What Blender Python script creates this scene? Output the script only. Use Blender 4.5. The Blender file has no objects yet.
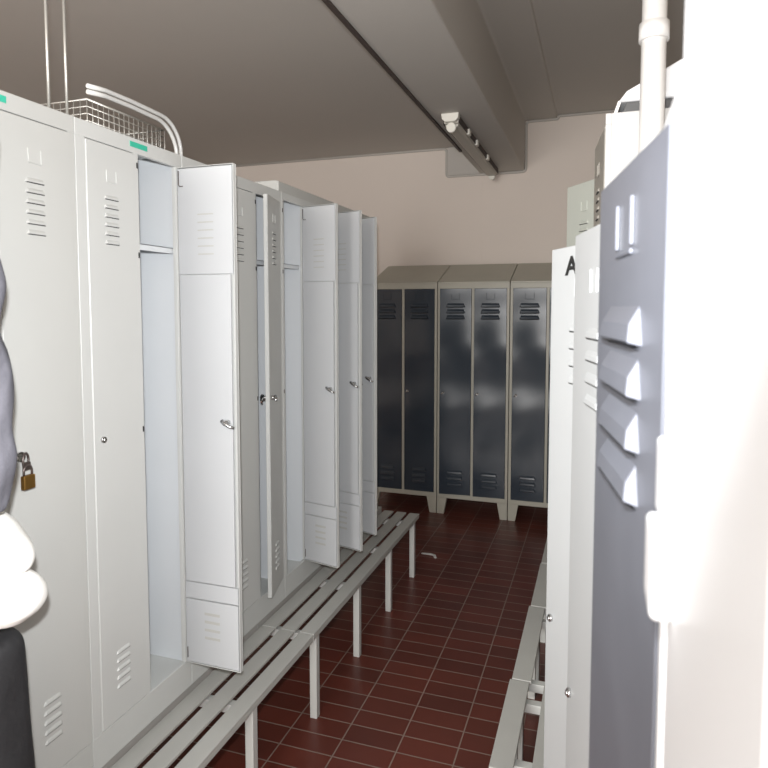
import bpy, bmesh, math, random
from mathutils import Vector, Matrix, noise
R = math.radians
scene = bpy.context.scene
col = scene.collection
random.seed(4)

# ------------------------------------------------------------------ materials
def mat(name, color, rough=.4, metal=0., bump=0., bscale=60., vary=0., vscale=3., spec=.5, coat=0., bdist=.01, bdet=4):
    m = bpy.data.materials.new(name); m.use_nodes = True
    nt = m.node_tree; b = nt.nodes['Principled BSDF']
    b.inputs['Base Color'].default_value = (*color, 1)
    b.inputs['Roughness'].default_value = rough
    b.inputs['Metallic'].default_value = metal
    b.inputs['Specular IOR Level'].default_value = spec
    b.inputs['Coat Weight'].default_value = coat
    tc = nt.nodes.new('ShaderNodeTexCoord')
    if vary > 0:
        n = nt.nodes.new('ShaderNodeTexNoise'); n.inputs['Scale'].default_value = vscale; n.inputs['Detail'].default_value = 6
        mx = nt.nodes.new('ShaderNodeMix'); mx.data_type = 'RGBA'
        mx.inputs[6].default_value = (*[c*(1-vary) for c in color], 1)
        mx.inputs[7].default_value = (*[min(1, c*(1+vary*.6)) for c in color], 1)
        nt.links.new(tc.outputs['Object'], n.inputs['Vector'])
        nt.links.new(n.outputs['Fac'], mx.inputs[0]); nt.links.new(mx.outputs[2], b.inputs['Base Color'])
    if bump > 0:
        n2 = nt.nodes.new('ShaderNodeTexNoise'); n2.inputs['Scale'].default_value = bscale; n2.inputs['Detail'].default_value = bdet
        bp = nt.nodes.new('ShaderNodeBump'); bp.inputs['Strength'].default_value = bump; bp.inputs['Distance'].default_value = bdist
        nt.links.new(tc.outputs['Object'], n2.inputs['Vector'])
        nt.links.new(n2.outputs['Fac'], bp.inputs['Height']); nt.links.new(bp.outputs['Normal'], b.inputs['Normal'])
    return m

M = {}
M['white'] = mat('white_enamel', (.62, .63, .61), .42, bump=.02, bscale=9, vary=.05, vscale=4)
M['lining'] = mat('door_lining_enamel', (.55, .565, .575), .5, vary=.03)
M['inner'] = mat('flash_lit_inner_enamel', (.70, .73, .75), .45, vary=.04, vscale=5)  # lighter copy of the locker paint, flash light inside put into the colour
M['cream'] = mat('cream_enamel', (.56, .565, .54), .42, vary=.05, vscale=4)
M['beige'] = mat('beige_grey_enamel', (.47, .455, .385), .45, vary=.08, vscale=6)
M['blue'] = mat('dark_blue_grey_enamel', (.034, .046, .062), .27, bump=1., bscale=2.6, bdist=.05, bdet=0, vary=.15, vscale=5, spec=.45)
M['slat'] = mat('grey_slat', (.50, .50, .47), .5, vary=.08, vscale=12)
M['slat_end'] = mat('pale_steel', (.62, .63, .60), .45, vary=.05)
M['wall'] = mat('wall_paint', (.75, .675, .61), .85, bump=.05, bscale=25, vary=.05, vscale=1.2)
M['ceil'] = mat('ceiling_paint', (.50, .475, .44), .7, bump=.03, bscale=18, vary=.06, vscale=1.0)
M['chrome'] = mat('chrome', (.62, .62, .62), .22, 1)
M['brass'] = mat('brass', (.52, .30, .09), .35, 1, vary=.2, vscale=40)
M['steel'] = mat('dark_steel', (.16, .13, .12), .4, .8)
M['wire'] = mat('galvanised_wire', (.55, .54, .50), .4, .6)
M['black'] = mat('black_plastic', (.02, .02, .02), .5)
M['green'] = mat('green_tape', (.05, .50, .34), .5)
M['cable'] = mat('dark_cable_and_shadow', (.06, .045, .04), .6)
M['fit'] = mat('fixture_enamel', (.50, .48, .43), .5)
M['holder'] = mat('lamp_holder_plastic', (.75, .73, .66), .45)
M['tube'] = mat('glass_tube', (.45, .44, .40), .3)
M['hose'] = mat('milky_hose', (.62, .62, .60), .25)
M['jacket'] = mat('grey_cloth', (.12, .12, .14), .9, bump=.6, bscale=22, vary=.35, vscale=14)
M['cloth'] = mat('white_cloth', (.85, .84, .80), .9, bump=.4, bscale=14, vary=.04, vscale=9)
M['bag'] = mat('black_cloth', (.02, .02, .022), .7, bump=.5, bscale=16)
M['pipe'] = mat('white_pipe_paint', (.78, .77, .75), .4)
M['paper'] = mat('white_paper', (.7, .7, .68), .8)
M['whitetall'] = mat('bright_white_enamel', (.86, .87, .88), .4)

M['pale'] = mat('pale_green_enamel', (.46, .48, .43), .5)
M['sidewhite'] = mat('warm_white_enamel', (.52, .515, .50), .6)
M['band'] = mat('dark_band', (.08, .08, .08), .5)
M['nearwhite'] = mat('cool_white_enamel', (.56, .58, .585), .42, bump=.02, bscale=9, vary=.04, vscale=4)
M['shaded'] = mat('shaded_grey_beige_enamel', (.36, .34, .30), .45, vary=.05)  # dark grey-beige puts the weak grazing light on this door into its colour
M['bluenear'] = mat('light_blue_grey_enamel', (.15, .158, .185), .38, bump=.04, bscale=6, vary=.2, vscale=9)  # lighter, greyer blue than the back doors, with mottled tone

def tile_mat():
    m = bpy.data.materials.new('red_clinker_tiles'); m.use_nodes = True
    nt = m.node_tree; b = nt.nodes['Principled BSDF']
    tc = nt.nodes.new('ShaderNodeTexCoord'); mp = nt.nodes.new('ShaderNodeMapping')
    mp.inputs['Location'].default_value = (.682-.216+.002, -2.834+29*.0965+.002+.0965, 0)
    br = nt.nodes.new('ShaderNodeTexBrick')
    br.offset = 0.0; br.squash = 1
    br.inputs['Scale'].default_value = 1
    br.inputs['Brick Width'].default_value = .216; br.inputs['Row Height'].default_value = .0965
    br.inputs['Mortar Size'].default_value = .003; br.inputs['Mortar Smooth'].default_value = .3
    br.inputs['Color1'].default_value = (.150, .036, .024, 1); br.inputs['Color2'].default_value = (.105, .028, .020, 1)
    br.inputs['Mortar'].default_value = (.26, .20, .17, 1)
    nz = nt.nodes.new('ShaderNodeTexNoise'); nz.inputs['Scale'].default_value = 5; nz.inputs['Detail'].default_value = 8
    mx = nt.nodes.new('ShaderNodeMix'); mx.data_type = 'RGBA'; mx.blend_type = 'MULTIPLY'; mx.inputs[0].default_value = .5
    cr = nt.nodes.new('ShaderNodeValToRGB'); cr.color_ramp.elements[0].color = (.6, .6, .6, 1); cr.color_ramp.elements[1].color = (1.3, 1.25, 1.2, 1)
    nt.links.new(tc.outputs['Object'], mp.inputs['Vector']); nt.links.new(mp.outputs[0], br.inputs['Vector'])
    nt.links.new(tc.outputs['Object'], nz.inputs['Vector']); nt.links.new(nz.outputs['Fac'], cr.inputs[0])
    nt.links.new(br.outputs['Color'], mx.inputs[6]); nt.links.new(cr.outputs[0], mx.inputs[7])
    nt.links.new(mx.outputs[2], b.inputs['Base Color'])
    bp = nt.nodes.new('ShaderNodeBump'); bp.inputs['Strength'].default_value = .35; bp.inputs['Distance'].default_value = .004; bp.invert = True
    nt.links.new(br.outputs['Fac'], bp.inputs['Height']); nt.links.new(bp.outputs[0], b.inputs['Normal'])
    b.inputs['Roughness'].default_value = .34
    return m
M['tile'] = tile_mat()

# ------------------------------------------------------------------ mesh builder
class MB:
    def __init__(s): s.v = []; s.f = []; s.mi = []; s.sm = []; s.cur = 0
    def box(s, x0, x1, y0, y1, z0, z1):
        n = len(s.v)
        for z in (z0, z1):
            s.v += [(x0, y0, z), (x1, y0, z), (x1, y1, z), (x0, y1, z)]
        for q in ((0, 3, 2, 1), (4, 5, 6, 7), (0, 1, 5, 4), (1, 2, 6, 5), (2, 3, 7, 6), (3, 0, 4, 7)):
            s.f.append([n+i for i in q]); s.mi.append(s.cur); s.sm.append(False)
        return s
    def prism(s, pts, axis, a, b):                     # pts 2D outline extruded along axis
        n = len(s.v); k = len(pts)
        def P(p, t):
            return {'x': (t, p[0], p[1]), 'y': (p[0], t, p[1]), 'z': (p[0], p[1], t)}[axis]
        s.v += [P(p, a) for p in pts] + [P(p, b) for p in pts]
        s.f.append([n+i for i in range(k)]); s.f.append([n+k+i for i in range(k)][::-1])
        s.mi += [s.cur]*2; s.sm += [False]*2
        for i in range(k):
            j = (i+1) % k
            s.f.append([n+i, n+k+i, n+k+j, n+j]); s.mi.append(s.cur); s.sm.append(False)
        return s
    def tube(s, pts, r, sides=10, cap=True, closed=False):
        pts = [Vector(p) for p in pts]; n = len(s.v); k = len(pts)
        t0 = (pts[1]-pts[0]).normalized()
        up = Vector((0, 0, 1)) if abs(t0.z) < .9 else Vector((1, 0, 0))
        nrm = t0.cross(up).normalized()
        for i, p in enumerate(pts):
            if closed: t = (pts[(i+1) % k]-pts[i-1]).normalized()
            elif i == 0: t = t0
            elif i == k-1: t = (pts[i]-pts[i-1]).normalized()
            else: t = ((pts[i]-pts[i-1]).normalized()+(pts[i+1]-pts[i]).normalized()).normalized()
            nrm = (nrm-t*nrm.dot(t)).normalized(); bn = t.cross(nrm)
            rr = r[i] if isinstance(r, (list, tuple)) else r
            for j in range(sides):
                a = 2*math.pi*j/sides
                s.v.append(tuple(p+nrm*math.cos(a)*rr+bn*math.sin(a)*rr))
        for i in range(k if closed else k-1):
            i2 = (i+1) % k
            for j in range(sides):
                j2 = (j+1) % sides
                s.f.append([n+i*sides+j, n+i*sides+j2, n+i2*sides+j2, n+i2*sides+j]); s.mi.append(s.cur); s.sm.append(True)
        if cap and not closed:
            s.f.append([n+j for j in range(sides)][::-1]); s.f.append([n+(k-1)*sides+j for j in range(sides)])
            s.mi += [s.cur]*2; s.sm += [False]*2
        return s
    def build(s, name, m, parent=None, bevel=0., loc=None, rotz=None, seg=2):
        me = bpy.data.meshes.new(name); me.from_pydata(s.v, [], s.f)
        for x in (m if isinstance(m, (list, tuple)) else [m]): me.materials.append(x)
        me.polygons.foreach_set('material_index', s.mi); me.polygons.foreach_set('use_smooth', s.sm)
        bm = bmesh.new(); bm.from_mesh(me); bmesh.ops.recalc_face_normals(bm, faces=bm.faces); bm.to_mesh(me); bm.free()
        o = bpy.data.objects.new(name, me); col.objects.link(o)
        if parent: o.parent = parent
        if loc: o.location = loc
        if rotz is not None: o.rotation_euler = (0, 0, rotz)
        if bevel:
            b = o.modifiers.new('bevel', 'BEVEL'); b.width = bevel; b.segments = seg; b.limit_method = 'ANGLE'; b.angle_limit = R(40)
        return o

def thing(name, label, cat, loc=(0, 0, 0), rotz=0, group=None):
    o = bpy.data.objects.new(name, None); col.objects.link(o); o.empty_display_size = .1
    o.location = loc; o.rotation_euler = (0, 0, rotz)
    return tag(o, label, cat, group)
def tag(o, label, cat, group=None):
    o['label'] = label; o['category'] = cat
    if group: o['group'] = group
    return o
def struct(o): o['kind'] = 'structure'; return o

# ------------------------------------------------------------------ room shell
X0, X1, Y0, Y1 = -3.6, .72, -2.6, 5.38
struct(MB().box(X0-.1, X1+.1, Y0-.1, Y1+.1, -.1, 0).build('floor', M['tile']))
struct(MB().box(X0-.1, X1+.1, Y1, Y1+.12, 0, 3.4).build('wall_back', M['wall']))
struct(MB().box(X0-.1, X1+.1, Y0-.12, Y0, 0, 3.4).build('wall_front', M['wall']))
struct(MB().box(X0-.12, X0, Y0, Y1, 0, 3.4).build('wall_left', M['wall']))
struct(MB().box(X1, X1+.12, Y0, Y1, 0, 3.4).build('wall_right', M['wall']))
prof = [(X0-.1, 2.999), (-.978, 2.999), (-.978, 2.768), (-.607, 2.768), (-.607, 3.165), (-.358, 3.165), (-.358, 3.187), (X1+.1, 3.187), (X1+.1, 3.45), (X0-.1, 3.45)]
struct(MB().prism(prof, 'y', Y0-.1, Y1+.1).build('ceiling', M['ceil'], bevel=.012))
# thin rounded moulding following the ceiling and the beam on the back wall
def rounded(pts, r=.02, n=4):
    out = [Vector(pts[0])]
    for a, b, c in zip(pts, pts[1:], pts[2:]):
        a, b, c = Vector(a), Vector(b), Vector(c)
        rr = min(r, (a-b).length*.45, (c-b).length*.45)
        p, q = b+(a-b).normalized()*rr, b+(c-b).normalized()*rr
        for i in range(n+1):
            t = i/n; out.append(p*(1-t)**2+b*2*t*(1-t)+q*t*t)
    out.append(Vector(pts[-1])); return out
mp = [(X0, Y1-.004, 2.993), (-1.26, Y1-.004, 2.993), (-1.26, Y1-.004, 2.758), (-.597, Y1-.004, 2.758), (-.597, Y1-.004, 3.156), (-.348, Y1-.004, 3.156), (-.348, Y1-.004, 3.178), (X1, Y1-.004, 3.178)]
struct(MB().tube(rounded(mp, .03), .011, 8).build('trim_1', M['ceil']))
struct(MB().box(-.963, -.955, Y1-.003, Y1+.001, 0, 2.70).build('trim_2', M['wall']))
struct(MB().box(-1.25, -.978, Y1-.012, Y1+.001, 2.768, 3.0).build('trim_3', M['ceil']))
# unseen window frame added behind the photographer to go with the fill light
wx0, wx1, wz0, wz1 = -2.3, -.1, 1.1, 2.5
w = MB().box(wx0, wx1, Y0, Y0+.05, wz0, wz0+.05).box(wx0, wx1, Y0, Y0+.05, wz1-.05, wz1).box(wx0, wx0+.05, Y0, Y0+.05, wz0, wz1).box(wx1-.05, wx1, Y0, Y0+.05, wz0, wz1).box(-1.225, -1.175, Y0, Y0+.05, wz0, wz1)
struct(w.build('window_added_1', M['pipe']))

# ------------------------------------------------------------------ lockers
def louver(mb, cx, z, w, h, out, y=0.):
    """pressed louver: top edge flush, belly coming out at its lower lip"""
    x0, x1 = cx-w/2, cx+w/2; e = min(w*.12, .012)
    n = len(mb.v)
    mb.v += [(x0+e, y, z+h/2), (x1-e, y, z+h/2), (x0, y, z-h/2), (x1, y, z-h/2),
             (x0+e*.9, y-out*.8, z+h*.05), (x1-e*.9, y-out*.8, z+h*.05), (x0+e*.6, y-out, z-h*.42), (x1-e*.6, y-out, z-h*.42)]
    for q in ((0, 1, 5, 4), (4, 5, 7, 6), (0, 4, 6, 2), (1, 3, 7, 5), (6, 7, 3, 2)):
        mb.f.append([n+i for i in q]); mb.mi.append(mb.cur); mb.sm.append(False)
    # dark mouth under the lip
    c = mb.cur; mb.cur = 1
    n = len(mb.v)
    mb.v += [(x0+e*.8, y-out*.9, z-h*.47), (x1-e*.8, y-out*.9, z-h*.47), (x1-e*.4, y-.0006, z-h*.62), (x0+e*.4, y-.0006, z-h*.62)]
    mb.f.append([n, n+1, n+2, n+3]); mb.mi.append(1); mb.sm.append(False)
    mb.cur = c

def door(parent, hx, w, z0, z1, ang, m, minner, style, knob, zk, nm='door', lab=None):
    """hinge at (hx, 0) on the right, leaf reaching to -w; outer face towards -y"""
    T = .017
    mb = MB()
    mb.box(-w, 0, 0, .0022, z0, z1)                                    # outer sheet
    mb.box(-w, -w+.0022, .0022, T, z0, z1).box(-.0022, 0, .0022, T, z0, z1)
    mb.box(-w, 0, .0022, T, z0, z0+.0022).box(-w, 0, .0022, T, z1-.0022, z1)
    cx = -w/2
    H = z1-z0
    if style == 'short':
        for k in range(6): louver(mb, cx-.005, z1-.139-.0240*k, .058, .011, .0045)
        for k in range(5): louver(mb, cx-.005, z0+.095+.0245*k, .058, .011, .0045)
        for xx in (-.022, .014): mb.box(cx+xx-.0012, cx+xx+.0012, -.0025, 0, z1-.098, z1-.066)
        mb.box(cx-.022, cx+.014, -.0025, 0, z1-.100, z1-.0975)
    elif style == 'narrow':
        for k in range(4): louver(mb, cx, z1-.178-.038*k, .10, .018, .005)
        for xx in (-.022, .022): mb.box(cx+xx-.0015, cx+xx+.0015, -.003, 0, z1-.110, z1-.070)
    elif style != 'plain2':
        for k in range(3 if style == 'wide' else 4): louver(mb, cx, z1-(.128 if style == 'wide' else .150)-.046*k, .150 if w > .24 else .13, .034 if style == 'near' else .03, .011)
        for k in range(3): louver(mb, cx, z0+.085+.048*k, .13, .026, .010)
        for xx in (-.032, .032): mb.box(cx+xx-.0025, cx+xx+.0025, -.0035, 0, z1-.078, z1-.034)
        mb.box(cx-.034, cx+.034, -.0035, 0, z1-.086, z1-.081)
    d = mb.build(nm, [m, M['black']], parent, bevel=.0012, seg=1)
    d.location = (hx, -.002, 0); d.rotation_euler = (0, 0, ang)
    if lab: d['label'] = lab
    if ang > .1:
        # pressed inner lining, seen on the open doors
        i = MB(); a, b = -w+.006, -.006; zt = z1-.335; zb = z0+.275
        i.box(a, b, T-.0045, T-.001, zt+.003, z1-.006)
        i.box(a+.008, b-.003, T-.0045, T+.001, zb+.002, zt)
        i.box(a, b, T-.0045, T-.001, zb-.055, zb-.002)
        i.box(a, b, T-.0045, T-.0005, z0+.006, zb-.059)
        i.cur = 1
        for k in range(6): i.box(cx-.03, cx+.027, T-.001, T-.0004, z1-.150-.0245*k, z1-.146-.0245*k)
        for k in range(4): i.box(cx-.03, cx+.027, T-.0006, T+.0003, z0+.090+.0265*k, z0+.099+.0265*k)
        i.build('lining', [M['lining'], M['slat']], d, bevel=.0008, seg=1)
        MB().tube([(-.012, T+.003, z1-.012), (-.012, T+.003, z1-.055), (-.017, T+.003, z1-.060), (-.028, T+.003, z1-.060)], .0016, 6).build('hinge_pin', M['steel'], d)
        MB().tube([(-.012, T+.003, z0+.02), (-.012, T+.003, z0+.055)], .0016, 6).build('hinge_pin', M['steel'], d)
    kx = -w+.030
    if knob == 'cam':
        k = MB().tube([(kx, 0, zk), (kx, -.006, zk)], .0085, 14).tube([(kx, -.006, zk), (kx, -.009, zk)], .005, 12).box(kx-.001, kx+.001, -.0096, -.009, zk-.004, zk+.004)
        k.build('lock', M['chrome'], d)
    elif knob == 'turn':
        k = MB().tube([(kx, 0, zk), (kx, -.010, zk)], .010, 14)
        k.tube([(kx+.004, -.014, zk+.006), (kx-.004, -.018, zk-.002), (kx-.014, -.020, zk-.010)], [.007, .006, .0045], 10)
        k.tube([(kx, -.010, zk), (kx, -.017, zk)], .006, 10)
        if ang > .1:
            k.tube([(kx, T, zk), (kx, T+.020, zk)], .008, 12)
            k.tube([(kx+.010, T+.022, zk+.008), (kx, T+.024, zk+.001), (kx-.016, T+.020, zk-.010), (kx-.030, T+.016, zk-.014)], [.006, .0065, .005, .004], 10)
        k.build('handle', M['chrome'], d)
    elif knob == 'hasp':
        k = MB().tube([(kx, 0, zk), (kx, -.006, zk)], .012, 14).box(kx-.010, kx+.004, -.010, -.004, zk-.002, zk+.002)
        k.build('lock', M['chrome'], d)
        r = MB().tube([(kx+.004+.011*math.cos(a), -.014+.004*math.cos(a), zk-.010+.019*math.sin(a)) for a in [2*math.pi*q/20 for q in range(20)]], .0028, 8, closed=True)
        r.box(kx-.004, kx+.013, -.019, -.012, zk-.030, zk-.012)
        r.build('ring_latch', M['steel'], d)
    return d

def body(parent, W, D, z0, z1, edges, top, bot, m, minner, slope=0., stile=.018):
    """carcass with a front frame; edges = local x of partitions, ends included"""
    t = .0045
    mb = MB()
    mb.box(0, t, .014, D, z0, z1).box(W-t, W, .014, D, z0, z1).box(t, W-t, D-t, D, z0, z1)
    mb.box(t, W-t, .014, D-t, z1-t, z1).box(t, W-t, .014, D-t, z0+bot-.02, z0+bot-.016)
    mb.box(0, W, 0, .014, z1-top, z1).box(0, W, 0, .014, z0, z0+bot)
    for i, e in enumerate(edges):
        a, b = (e, e+stile) if i == 0 else ((e-stile, e) if i == len(edges)-1 else (e-min(stile*.55, .010), e+min(stile*.55, .010)))
        mb.box(a, b, 0, .014, z0+bot, z1-top)
        if 0 < i < len(edges)-1: mb.box(e-.001, e+.001, .014, D-t, z0+bot, z1-t)
    if slope:
        c = mb.build('carcass', m, parent, bevel=.0012, seg=1)
        s = MB().prism([(-.004, z1), (D, z1), (D, z1+slope), (D-.012, z1+slope), (-.004, z1+.012)], 'x', 0, W)
        s.build('sloping_top', m, parent, bevel=.002)
    else:
        c = mb.build('carcass', m, parent, bevel=.0012, seg=1)
    return c

def shelves(parent, edges, D, z, m, opened):
    for i in opened:
        a, b = edges[i], edges[i+1]
        l = MB().box(a+.0052, a+.006, .016, D-.006, SBOT+.08, STOP-.006).box(b-.006, b-.0052, .016, D-.006, SBOT+.08, STOP-.006)
        l.box(a+.006, b-.006, D-.0062, D-.0052, SBOT+.08, STOP-.006)
        l.build('interior', m, parent)
        MB().box(a+.006, b-.006, .02, D-.01, z, z+.002).box(a+.006, b-.006, .02, .022, z-.016, z+.002).build('shelf', m, parent)
        MB().tube([(a+.004, D*.5, z-.06), (b-.004, D*.5, z-.06)], .007, 8).build('coat_rail', M['steel'], parent)

SBOT, STOP = .392, 2.130
def bench_locker(side, y0, W, comps, label, m, group, x=-1.265, ztop=STOP, stile=.020, dtop=2.085, md=None, D=.49):
    """locker standing on the bench base; comps = list of (left, right, angle, knob)"""
    if side == 'left': loc, rz = (x, y0, 0), R(90)
    else: loc, rz = (x, y0+W, 0), R(-90)
    t = thing('metal_locker', label, 'locker', loc, rz, group)
    edges = [0]+[c[1] for c in comps[:-1]]+[W]
    body(t, W, D, SBOT, ztop, edges, ztop-dtop-.003, .095, m, M['inner'], stile=stile)
    op = []
    for i, c in enumerate(comps):
        hx = edges[i+1]-(min(.016, stile) if i == len(comps)-1 else .006)
        lx = edges[i]+(.014 if i == 0 else .006)
        zk = 1.305 if c[3] == 'hasp' else 1.293
        d = door(t, hx-.001, c[4] if len(c) > 4 else hx-lx-.002, .490, dtop, c[2], md or m, M['inner'], 'short', c[3], zk)
        if c[2] > .1: op.append(i)
    shelves(t, edges, D, 1.835, M['inner'], op)
    if op:
        a = edges[op[0]+0]
        # strike holes in the stile beside each open door
        for i in op:
            e = edges[i]+(.009 if i else .012)
            for zz in (2.055, 1.80, 1.293): MB().box(e-.007, e-.001, -.0006, .001, zz-.008, zz+.008).build('strike_hole', M['black'], t)
    return t
LG = 'grey-white bench lockers of the left row'
# left row, near to far (frame of the nearest one mostly outside the picture)
bench_locker('left', .335, .485, [(0, .243, 0, 'cam'), (.243, .485, R(90), None)], 'nearest grey-white locker of the left row, its open door holding the grey jacket', M['cream'], LG)
LA = bench_locker('left', .836, .462, [(0, .230, 0, 'cam'), (.230, .462, 0, 'hasp')], 'grey-white closed bench locker with the brass padlock on its door', M['cream'], LG)
LB = bench_locker('left', 1.300, .434, [(0, .222, 0, 'cam', .181), (.222, .434, R(90), 'turn', .206)], 'grey-white locker with green tape strip and the widest seen open door, wire basket on top', M['white'], LG, stile=.033)
LC = bench_locker('left', 1.736, .664, [(0, .227, 0, 'cam'), (.227, .448, 0, 'cam'), (.448, .664, R(14), 'turn')], 'grey-white bench locker with one door slightly ajar, behind the big open door', M['white'], LG)
LD = bench_locker('left', 2.402, .690, [(0, .210, R(78), 'turn'), (.210, .446, R(74), 'turn'), (.446, .690, R(71), 'turn')], 'grey-white bench locker with three doors standing open side by side', M['white'], LG, dtop=2.096)
LE = bench_locker('left', 3.102, .525, [(0, .262, 0, 'cam'), (.262, .525, 0, 'cam')], 'farthest locker of the left row, a thin edge beyond the last open door', M['cream'], LG, x=-1.272)
for L, c in ((LA, .232), (LB, .236)):
    MB().box(c-.036, c+.036, -.0012, 0, 2.104, 2.119).build('tape_strip', M['green'], L)['label'] = 'green tape strip'

# padlock hangs on the ring latch of the second left locker
pl = thing('padlock', 'small brass padlock hanging from the ring latch at the left', 'padlock', (-1.236, 1.100, 1.266))
MB().box(-.006, .006, -.016, .016, -.033, 0).build('lock_case', M['brass'], pl, bevel=.003)
MB().tube([(0, -.011, -.004), (0, -.011, .012), (0, -.008, .019), (0, 0, .023), (0, .008, .019), (0, .011, .012), (0, .011, -.004)], .0026, 8).build('shackle', M['steel'], pl)

# right-hand bench lockers
RG = 'pale bench lockers of the right row'
bench_locker('right', 1.722, .500, [(0, .25, 0, 'cam'), (.25, .50, R(6), 'cam')], 'tall white bench locker at right with bright side panel and a taupe door just ajar', M['sidewhite'], RG, x=.004, ztop=2.135, dtop=2.105, stile=.0045, md=M['shaded'])
bench_locker('right', 2.235, .505, [(0, .25, 0, 'cam'), (.25, .505, R(34), 'cam')], 'pale locker far right, its half-open door showing against the wall', M['cream'], RG, x=.010, ztop=2.115, dtop=2.085, md=M['pale'])
bench_locker('right', 2.750, .500, [(0, .25, 0, 'cam'), (.25, .50, 0, 'cam')], 'pale bench locker at the far end of the right row, beyond the half-open door', M['cream'], RG, x=.055, ztop=2.115, dtop=2.085)

# ------------------------------------------------------------------ free-standing lockers on feet
def foot(parent, x, dirn, m, D):
    for y in (.0, D-.05):
        pts = [(x, .135), (x+dirn*.080, .135), (x+dirn*.055, 0), (x, 0)]
        MB().prism(pts, 'y', y, y+.045).build('foot', m, parent, bevel=.002)
def standing_locker(loc, rz, W, comps, label, group, mb_, md, style, zk=.98, top=1.835, slope=.175, dtop=1.795, D=.47, stile=.02, z0=.130, dbot=.168):
    t = thing('metal_locker', label, 'locker', loc, rz, group)
    edges = [0]+[c[1] for c in comps[:-1]]+[W]
    body(t, W, D, z0, top, edges, top-dtop, dbot-z0-.002, mb_, mb_, slope, stile)
    for i, c in enumerate(comps):
        hx = edges[i+1]-(stile if i == len(comps)-1 else stile*.55)
        lx = edges[i]+(stile if i == 0 else stile*.55)
        door(t, hx-.001, hx-lx-.002, dbot, dtop-.001, c[2], md, mb_, style, c[3], zk)
    foot(t, 0, 1, mb_, D); foot(t, W, -1, mb_, D)
    return t
BG = 'dark-doored lockers along the back wall'
for i, (x, lb, t1, t2) in enumerate([(-1.772, 'dark blue-grey two-door locker at the back, nearest the left row and partly hidden', 0, 0),
                         (-1.208, 'dark blue-grey two-door locker in the middle of the back wall, shiny louvres', R(5), R(3)),
                         (-.644, 'dark blue-grey two-door locker at the back right, cut off by the white door', 0, 0)]):
    standing_locker((x, 4.886, 0), 0, .558, [(0, .279, t1, 'turn'), (.279, .558, t2, 'turn')], lb, BG, M['beige'], M['blue'], 'wide')
# right foreground: blue door, then two white doors ajar
standing_locker((.047, .812, 0), R(-90), .325, [(0, .325, R(9.5), None)], 'very near locker with a light blue-grey louvred door, slightly ajar, at right', 'near right lockers', M['whitetall'], M['bluenear'], 'near', slope=0, top=1.80, dtop=1.785)
NW = standing_locker((.030, 1.606, 0), R(-90), .665, [(0, .325, R(28), 'cam'), (.325, .665, R(14), 'cam')], 'white two-door locker with both doors ajar and a letter A, behind the blue-grey door', 'near right lockers', M['nearwhite'], M['nearwhite'], 'narrow', zk=.91, slope=0, top=1.80, dtop=1.785)

# ------------------------------------------------------------------ camera
cam = bpy.data.cameras.new('camera'); co = bpy.data.objects.new('camera', cam); col.objects.link(co)
co.location = (0, 0, 1.65)
yaw, pit = R(18.72), R(3.69)
co.rotation_euler = (R(90)-pit, 0, yaw)
cam.sensor_width = 36; cam.lens = 636*36/768; cam.shift_y = -35.7/768; cam.clip_start = .01
cam.dof.use_dof = True; cam.dof.focus_distance = 2.8; cam.dof.aperture_fstop = 8
scene.camera = co

# ------------------------------------------------------------------ benches
def bench(label, x0, y0, y1, nslat, legs, sw, pitch, group, mirror=False, name='slatted_bench', back=None):
    """x0 = front edge; slats run along y; mirror: bench extends to +x"""
    s = 1 if mirror else -1
    t = thing(name, label, 'bench', (x0, y0, 0), 0, group)
    L = y1-y0
    for k in range(nslat):
        a = s*(.0+k*pitch); b = a+s*sw
        MB().box(min(a, b), max(a, b), 0, L, .360, .371).build('slat', M['slat'], t, bevel=.002)
    dep = back if back else nslat*pitch
    MB().box(min(s*.001, s*.024), max(s*.001, s*.024), 0, L, .343, .359).build('front_rail', M['slat'], t, bevel=.002)
    for l in legs:
        y = l-y0
        MB().box(min(s*.006, s*.036), max(s*.006, s*.036), y-.015, y+.015, 0, .342).build('leg', M['slat_end'], t, bevel=.002)
        MB().box(min(s*(dep-.03), s*dep), max(s*(dep-.03), s*dep), y-.015, y+.015, 0, .342).build('leg', M['slat_end'], t, bevel=.002)
        MB().box(min(s*.037, s*(dep-.031)), max(s*.037, s*(dep-.031)), y-.015, y+.015, .312, .342).build('cross_bar', M['slat_end'], t, bevel=.002)
    if back:
        a, b = s*(nslat*pitch-.004), s*back
        f = MB().box(min(a, b), max(a, b), .0, L, .343, .391)
        f.build('locker_support', M['slat'], t)
    return t
BL = 'slatted benches under the left lockers'
bench('grey slatted bench under the left row, nearer length', -1.036, .30, 2.195, 3, (.38, .80, 1.28, 1.76), .061, .084, BL, back=.72)
bench('grey slatted bench under the left row, farther length ending in the aisle', -1.036, 2.20, 3.74, 3, (2.25, 2.725, 3.20, 3.66), .061, .084, BL, back=.72)
BR = 'slatted benches under the right lockers'
bench('grey slatted bench on the right, nearest piece beside the white doors', -.268, 1.70, 2.145, 2, (1.78, 2.08), .066, .115, BR, True, back=.70)
bench('grey slatted bench on the right, middle piece with a visible leg', -.262, 2.15, 2.715, 2, (2.20, 2.66), .066, .115, BR, True, back=.70)
bench('grey slatted bench on the right, third piece towards the back', -.256, 2.72, 3.20, 2, (2.78, 3.14), .066, .115, BR, True, back=.70)
bench('grey slatted bench on the right, farthest piece near the dark lockers', -.253, 3.205, 3.74, 2, (3.26, 3.68), .066, .115, BR, True, back=.70)

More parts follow.
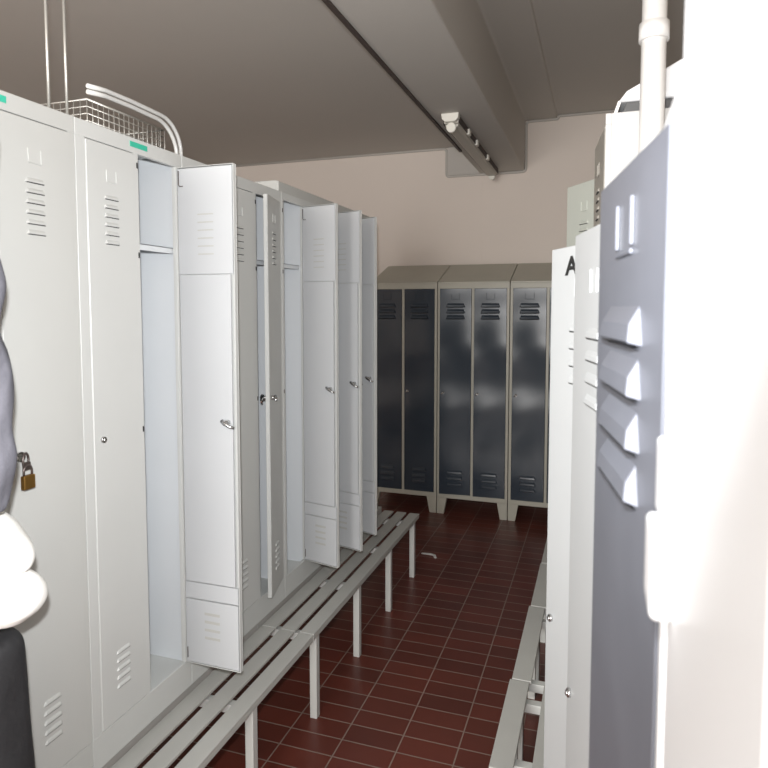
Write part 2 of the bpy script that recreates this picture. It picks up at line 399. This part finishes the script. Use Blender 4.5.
# ------------------------------------------------------------------ white tall locker beside the camera
def tall():
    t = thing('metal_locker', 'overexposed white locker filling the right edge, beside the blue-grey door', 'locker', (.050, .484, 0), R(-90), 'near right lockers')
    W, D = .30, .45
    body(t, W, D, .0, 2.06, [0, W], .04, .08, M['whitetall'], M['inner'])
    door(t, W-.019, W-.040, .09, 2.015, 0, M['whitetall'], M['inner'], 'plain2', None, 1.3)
    h = MB().prism([(.006, 1.447), (.050, 1.447), (.054, 1.452), (.054, 1.502), (.050, 1.507), (.006, 1.507), (.002, 1.502), (.002, 1.452)], 'y', -.016, -.001)
    h.build('handle_plate', M['whitetall'], t, bevel=.004)
    MB().box(.002, .040, -.010, -.001, 1.508, 1.560).build('handle_cover', M['whitetall'], t, bevel=.003)
    return t
tall()

# painted pipe between the near lockers and the right bench row
pp = thing('wall_pipe', 'white painted pipe rising between the right-hand lockers', 'pipe', (.108, 1.675, 0))
MB().tube([(0, 0, 0), (0, 0, 3.18)], .028, 20).build('pipe_tube', M['pipe'], pp)
MB().tube([(0, 0, 2.28), (0, 0, 2.32)], .034, 20).build('pipe_clip', M['pipe'], pp)

# white case on the tall right locker
cs = thing('storage_case', 'white case with slanting lid and dark band on the right bench locker', 'case', (.037, 1.850, 2.139))
MB().prism([(.004, 0), (.40, 0), (.40, .030), (.016, .030)], 'y', -.09, .12).build('case_band', M['band'], cs, bevel=.002)
MB().prism([(-.004, .030), (.41, .030), (.41, .16), (.14, .12), (.016, .056)], 'y', -.10, .13).build('case_lid', M['whitetall'], cs, bevel=.006)
MB().prism([(-.004, .032), (.004, .032), (-.006, .002), (-.014, .002)], 'y', -.10, .13).build('case_strap', M['pipe'], cs)

# ------------------------------------------------------------------ letter on the white door
def letter(ch, parent, loc, size, m):
    cu = bpy.data.curves.new('letter', 'FONT'); cu.body = ch; cu.size = size; cu.extrude = .0003; cu.offset = size*.03
    tmp = bpy.data.objects.new('letter_text', cu); col.objects.link(tmp); bpy.context.view_layer.update()
    me = bpy.data.meshes.new_from_object(tmp.evaluated_get(bpy.context.evaluated_depsgraph_get())); bpy.data.objects.remove(tmp)
    o = bpy.data.objects.new('letter_sticker', me); col.objects.link(o); me.materials.clear(); me.materials.append(m)
    o.parent = parent; o.location = loc; o.rotation_euler = (R(90), 0, 0)
    return o
for ch in NW.children:
    if ch.name.startswith('door') and abs(ch.rotation_euler.z-R(28)) < .01:
        letter('A', ch, (-.215, -.0012, 1.722), .056, M['black']).scale = (1.5, 1, 1)

# ------------------------------------------------------------------ ceiling light and cable
fx = thing('fluorescent_light', 'unlit batten fluorescent light under the ceiling beam', 'ceiling light', (-.842, 3.70, 2.768))
MB().box(-.043, .043, 0, 1.50, -.050, 0).build('housing', M['fit'], fx, bevel=.004)
MB().prism([(-.040, -.050), (.040, -.050), (.036, -.064), (.024, -.070), (-.024, -.070), (-.036, -.064)], 'y', .02, 1.47).build('light_cover', M['fit'], fx, bevel=.003)
MB().prism([(-.052, 0), (.052, 0), (.048, -.030), (.030, -.048), (-.030, -.048), (-.048, -.030)], 'y', -.035, .012).build('end_cap', M['holder'], fx, bevel=.004)
MB().tube([(0, -.005, -.074), (0, .035, -.074)], .027, 14).build('lamp_holder', M['holder'], fx)
MB().tube([(0, 1.465, -.074), (0, 1.50, -.074)], .024, 14).build('lamp_holder', M['holder'], fx)
MB().box(-.048, -.044, 0, 1.5, -.052, -.010).box(-.046, -.030, 0, 1.5, -.014, -.010).build('shadow_edge', M['cable'], fx)  # dark strips paint the shadow borders along both sides of the fixture
MB().box(.044, .048, 0, 1.5, -.048, -.010).box(.030, .046, 0, 1.5, -.014, -.010).build('shadow_edge', M['cable'], fx)
for y in (.25, .52, .95): MB().box(.040, .060, y, y+.05, -.055, -.020).build('clip', M['holder'], fx, bevel=.003)
tag(MB().box(-.976, -.956, 1.6, 4.56, 2.756, 2.7685).build('ceiling_cable', M['cable'], bevel=.002), 'dark straight cable duct along the beam left of the light', 'cable')

# ------------------------------------------------------------------ things lying on the left lockers
bk = thing('wire_basket', 'long wire mesh basket lying on top of the near left lockers', 'basket', (-1.37, 1.455, STOP+.003))
mb = MB(); Lb, Db, Hb = .335, -.26, .098
for i in range(17):
    y = Lb*i/16; mb.tube([(0, y, 0), (0, y, Hb)], .0016, 4); mb.tube([(Db, y, 0), (Db, y, Hb)], .0016, 4); mb.tube([(0, y, .0), (Db, y, .0)], .0016, 4)
for k in range(6):
    z = Hb*k/5; r = .003 if k == 5 else .0016
    mb.tube([(0, 0, z), (0, Lb, z), (Db, Lb, z), (Db, 0, z)], r, 4, closed=True)
for i in range(1, 11):
    x = Db*i/11; mb.tube([(x, 0, 0), (x, 0, Hb)], .0016, 4); mb.tube([(x, Lb, 0), (x, Lb, Hb)], .0016, 4); mb.tube([(x, 0, 0), (x, Lb, 0)], .0016, 4)
mb.build('mesh_sides', M['wire'], bk)
def arc(x, ya, yb, h, flat):
    pts = []
    for i in range(15):
        a = math.pi/2*i/14
        pts.append((x, yb-(1-math.sin(a))*0+(-1+math.cos(math.pi/2-a))*0, 0))
    return pts
for off, hh in ((0., .0), (.022, -.016)):
    yb = 1.835-off; zt = 2.262+hh; rr = .10
    pts = [(-1.352, 1.44, zt-.002), (-1.347, 1.50, zt+.004), (-1.343, 1.60, zt+.004), (-1.34, yb-rr, zt)]
    for i in range(1, 9):
        a = math.pi/2*i/8; pts.append((-1.34, yb-rr+rr*math.sin(a), zt-rr*(1-math.cos(a))))
    pts.append((-1.34, yb, STOP+.009))
    pts = [Vector(p) for p in pts]
    o = MB().tube(pts, .0065, 10).build('clear_hose', M['hose'])
    tag(o, 'milky bent hose arching over the wire basket, '+('upper one of the two' if off == 0 else 'lower one of the two'), 'hose')
for y, lb in ((1.353, 'thin upright metal rod beside the wire basket, nearer of two'), (1.414, 'thin upright metal rod beside the wire basket, farther of two')):
    tag(MB().tube([(-1.40, y, STOP), (-1.40, y, 2.62)], .004, 8).build('metal_rod', M['wire']), lb, 'rod')
tag(MB().prism([(-1.285, STOP+.001), (-1.285, STOP+.048), (-1.30, STOP+.052), (-1.58, STOP+.052), (-1.58, STOP+.001)], 'y', 2.415, 3.66).build('sheet_metal_cover', M['cream'], bevel=.003),
    'long pale sheet-metal cover lying on top of the farther left lockers', 'metal panel')

# ------------------------------------------------------------------ left edge: jacket, bundle, bag
def lump(name, m, parent, secs, seed, amp, freq, n=28, power=2.6):
    """closed soft body from stacked sections (z, cx, cy, rx, ry)"""
    mb = MB(); k = len(secs)
    for (z, cx, cy, rx, ry) in secs:
        for j in range(n):
            a = 2*math.pi*j/n; c, s = math.cos(a), math.sin(a)
            e = 2/power
            x = cx+rx*math.copysign(abs(c)**e, c); y = cy+ry*math.copysign(abs(s)**e, s)
            d = noise.noise(Vector((x*freq+seed, y*freq, z*freq*.6)))*amp+noise.noise(Vector((x*freq*2.3, y*freq*2.3+seed, z*freq)))*amp*.5
            mb.v.append((x+c*d, y+s*d, z+d*.3))
    for i in range(k-1):
        for j in range(n):
            j2 = (j+1) % n
            mb.f.append([i*n+j, i*n+j2, (i+1)*n+j2, (i+1)*n+j]); mb.mi.append(0); mb.sm.append(True)
    mb.f.append([j for j in range(n)][::-1]); mb.f.append([(k-1)*n+j for j in range(n)]); mb.mi += [0, 0]; mb.sm += [True, True]
    o = mb.build(name, m, parent)
    s = o.modifiers.new('smooth', 'SUBSURF'); s.levels = 1; s.render_levels = 2
    return o
def secs(z0, z1, n, f): return [(lambda t: (z0+(z1-z0)*t, *f(t)))(i/(n-1)) for i in range(n)]
jk = thing('jacket', 'blurred grey jacket hanging over the open door at the left edge', 'jacket', (0, 0, 0))
lump('jacket_body', M['jacket'], jk, secs(1.31, 2.04, 22, lambda t: (-1.135-.01*t, .838, .115*(1-.2*t)*(1 if t < .93 else .7), .026*(1 if t < .93 else .6))), 1.3, .012, 9)
lump('sleeve', M['jacket'], jk, secs(1.275, 1.98, 20, lambda t: (-1.044+.004*t+.008*math.sin(t*7), .845, .042*(1-.3*max(0, t-.85)/.15), .028)), 5.1, .022, 20, 20, 2.1)
MB().tube([(-1.10, .835, 2.02), (-1.10, .825, 2.085), (-1.10, .806, 2.094), (-1.10, .780, 2.092), (-1.10, .772, 2.05)], .0035, 8).build('hanging_loop', M['steel'], jk)
bg = thing('duffel_bag', 'black soft bag standing on the bench at the left edge', 'bag', (0, 0, 0))
lump('bag_body', M['bag'], bg, secs(.385, 1.03, 14, lambda t: (-1.150, .885, .105*(.95+.08*math.sin(t*3.1)), .056)), 8.2, .012, 7, 26, 3.4)
MB().tube([(-1.19, .835, .97), (-1.20, .820, .85), (-1.14, .815, .80), (-1.08, .820, .85), (-1.09, .835, .97)], .008, 8).build('bag_handle', M['bag'], bg)
wb = thing('cloth_bundle', 'bright white bunched cloth on the black bag at the left edge', 'cloth', (0, 0, 0))
lump('lower_fold', M['cloth'], wb, secs(1.043, 1.165, 10, lambda t: (-1.100, .885, .120*math.sqrt(max(.25, 1-(2*t-1)**2)), .062*math.sqrt(max(.3, 1-(2*t-1)**2)))), 3.3, .016, 16, 24, 2.2)
lump('upper_fold', M['cloth'], wb, secs(1.150, 1.262, 9, lambda t: (-1.095-.03*t, .88, .115*math.sqrt(max(.12, 1-(2*t-.8)**2/1.5)), .05*math.sqrt(max(.2, 1-(2*t-1)**2)))), 6.3, .014, 16, 24, 2.2)

# scrap on the floor
tag(MB().prism([(0, 0), (.055, .012), (.095, -.004), (.115, -.055), (.100, -.060), (.085, -.020), (.05, -.012), (0, -.014)], 'z', .0005, .004).build('paper_scrap', M['paper'], loc=(-1.10, 4.04, 0)), 'small pale paper scrap on the red tiles near the bench end', 'paper')

# ------------------------------------------------------------------ light
def area(name, loc, rot, size, sy, e, c=(1, 1, 1)):
    l = bpy.data.lights.new(name, 'AREA'); l.shape = 'RECTANGLE'; l.size = size; l.size_y = sy; l.energy = e; l.color = c
    o = bpy.data.objects.new(name, l); col.objects.link(o); o.location = loc; o.rotation_euler = rot; return o
area('rear_fill', (-1.2, Y0+.06, 1.8), (R(90), 0, 0), 2.1, 1.3, 190, (1, .985, .96))  # soft fill added behind the camera; no window is known there
fl = bpy.data.lights.new('camera_flash', 'SPOT'); fl.energy = 165; fl.shadow_soft_size = .018; fl.spot_size = R(110); fl.spot_blend = 1.0; fl.color = (.97, .98, 1)
fo = bpy.data.objects.new('camera_flash', fl); col.objects.link(fo); fo.location = (-.03, .01, 1.75); fo.rotation_euler = (R(87), 0, R(30))
w = bpy.data.worlds.new('world'); scene.world = w; w.use_nodes = True
w.node_tree.nodes['Background'].inputs[0].default_value = (.8, .85, 1, 1); w.node_tree.nodes['Background'].inputs[1].default_value = .1

vs = scene.view_settings
vs.view_transform = 'Standard'; vs.look = 'None'; vs.gamma = 1; vs.exposure = 0; vs.use_curve_mapping = False
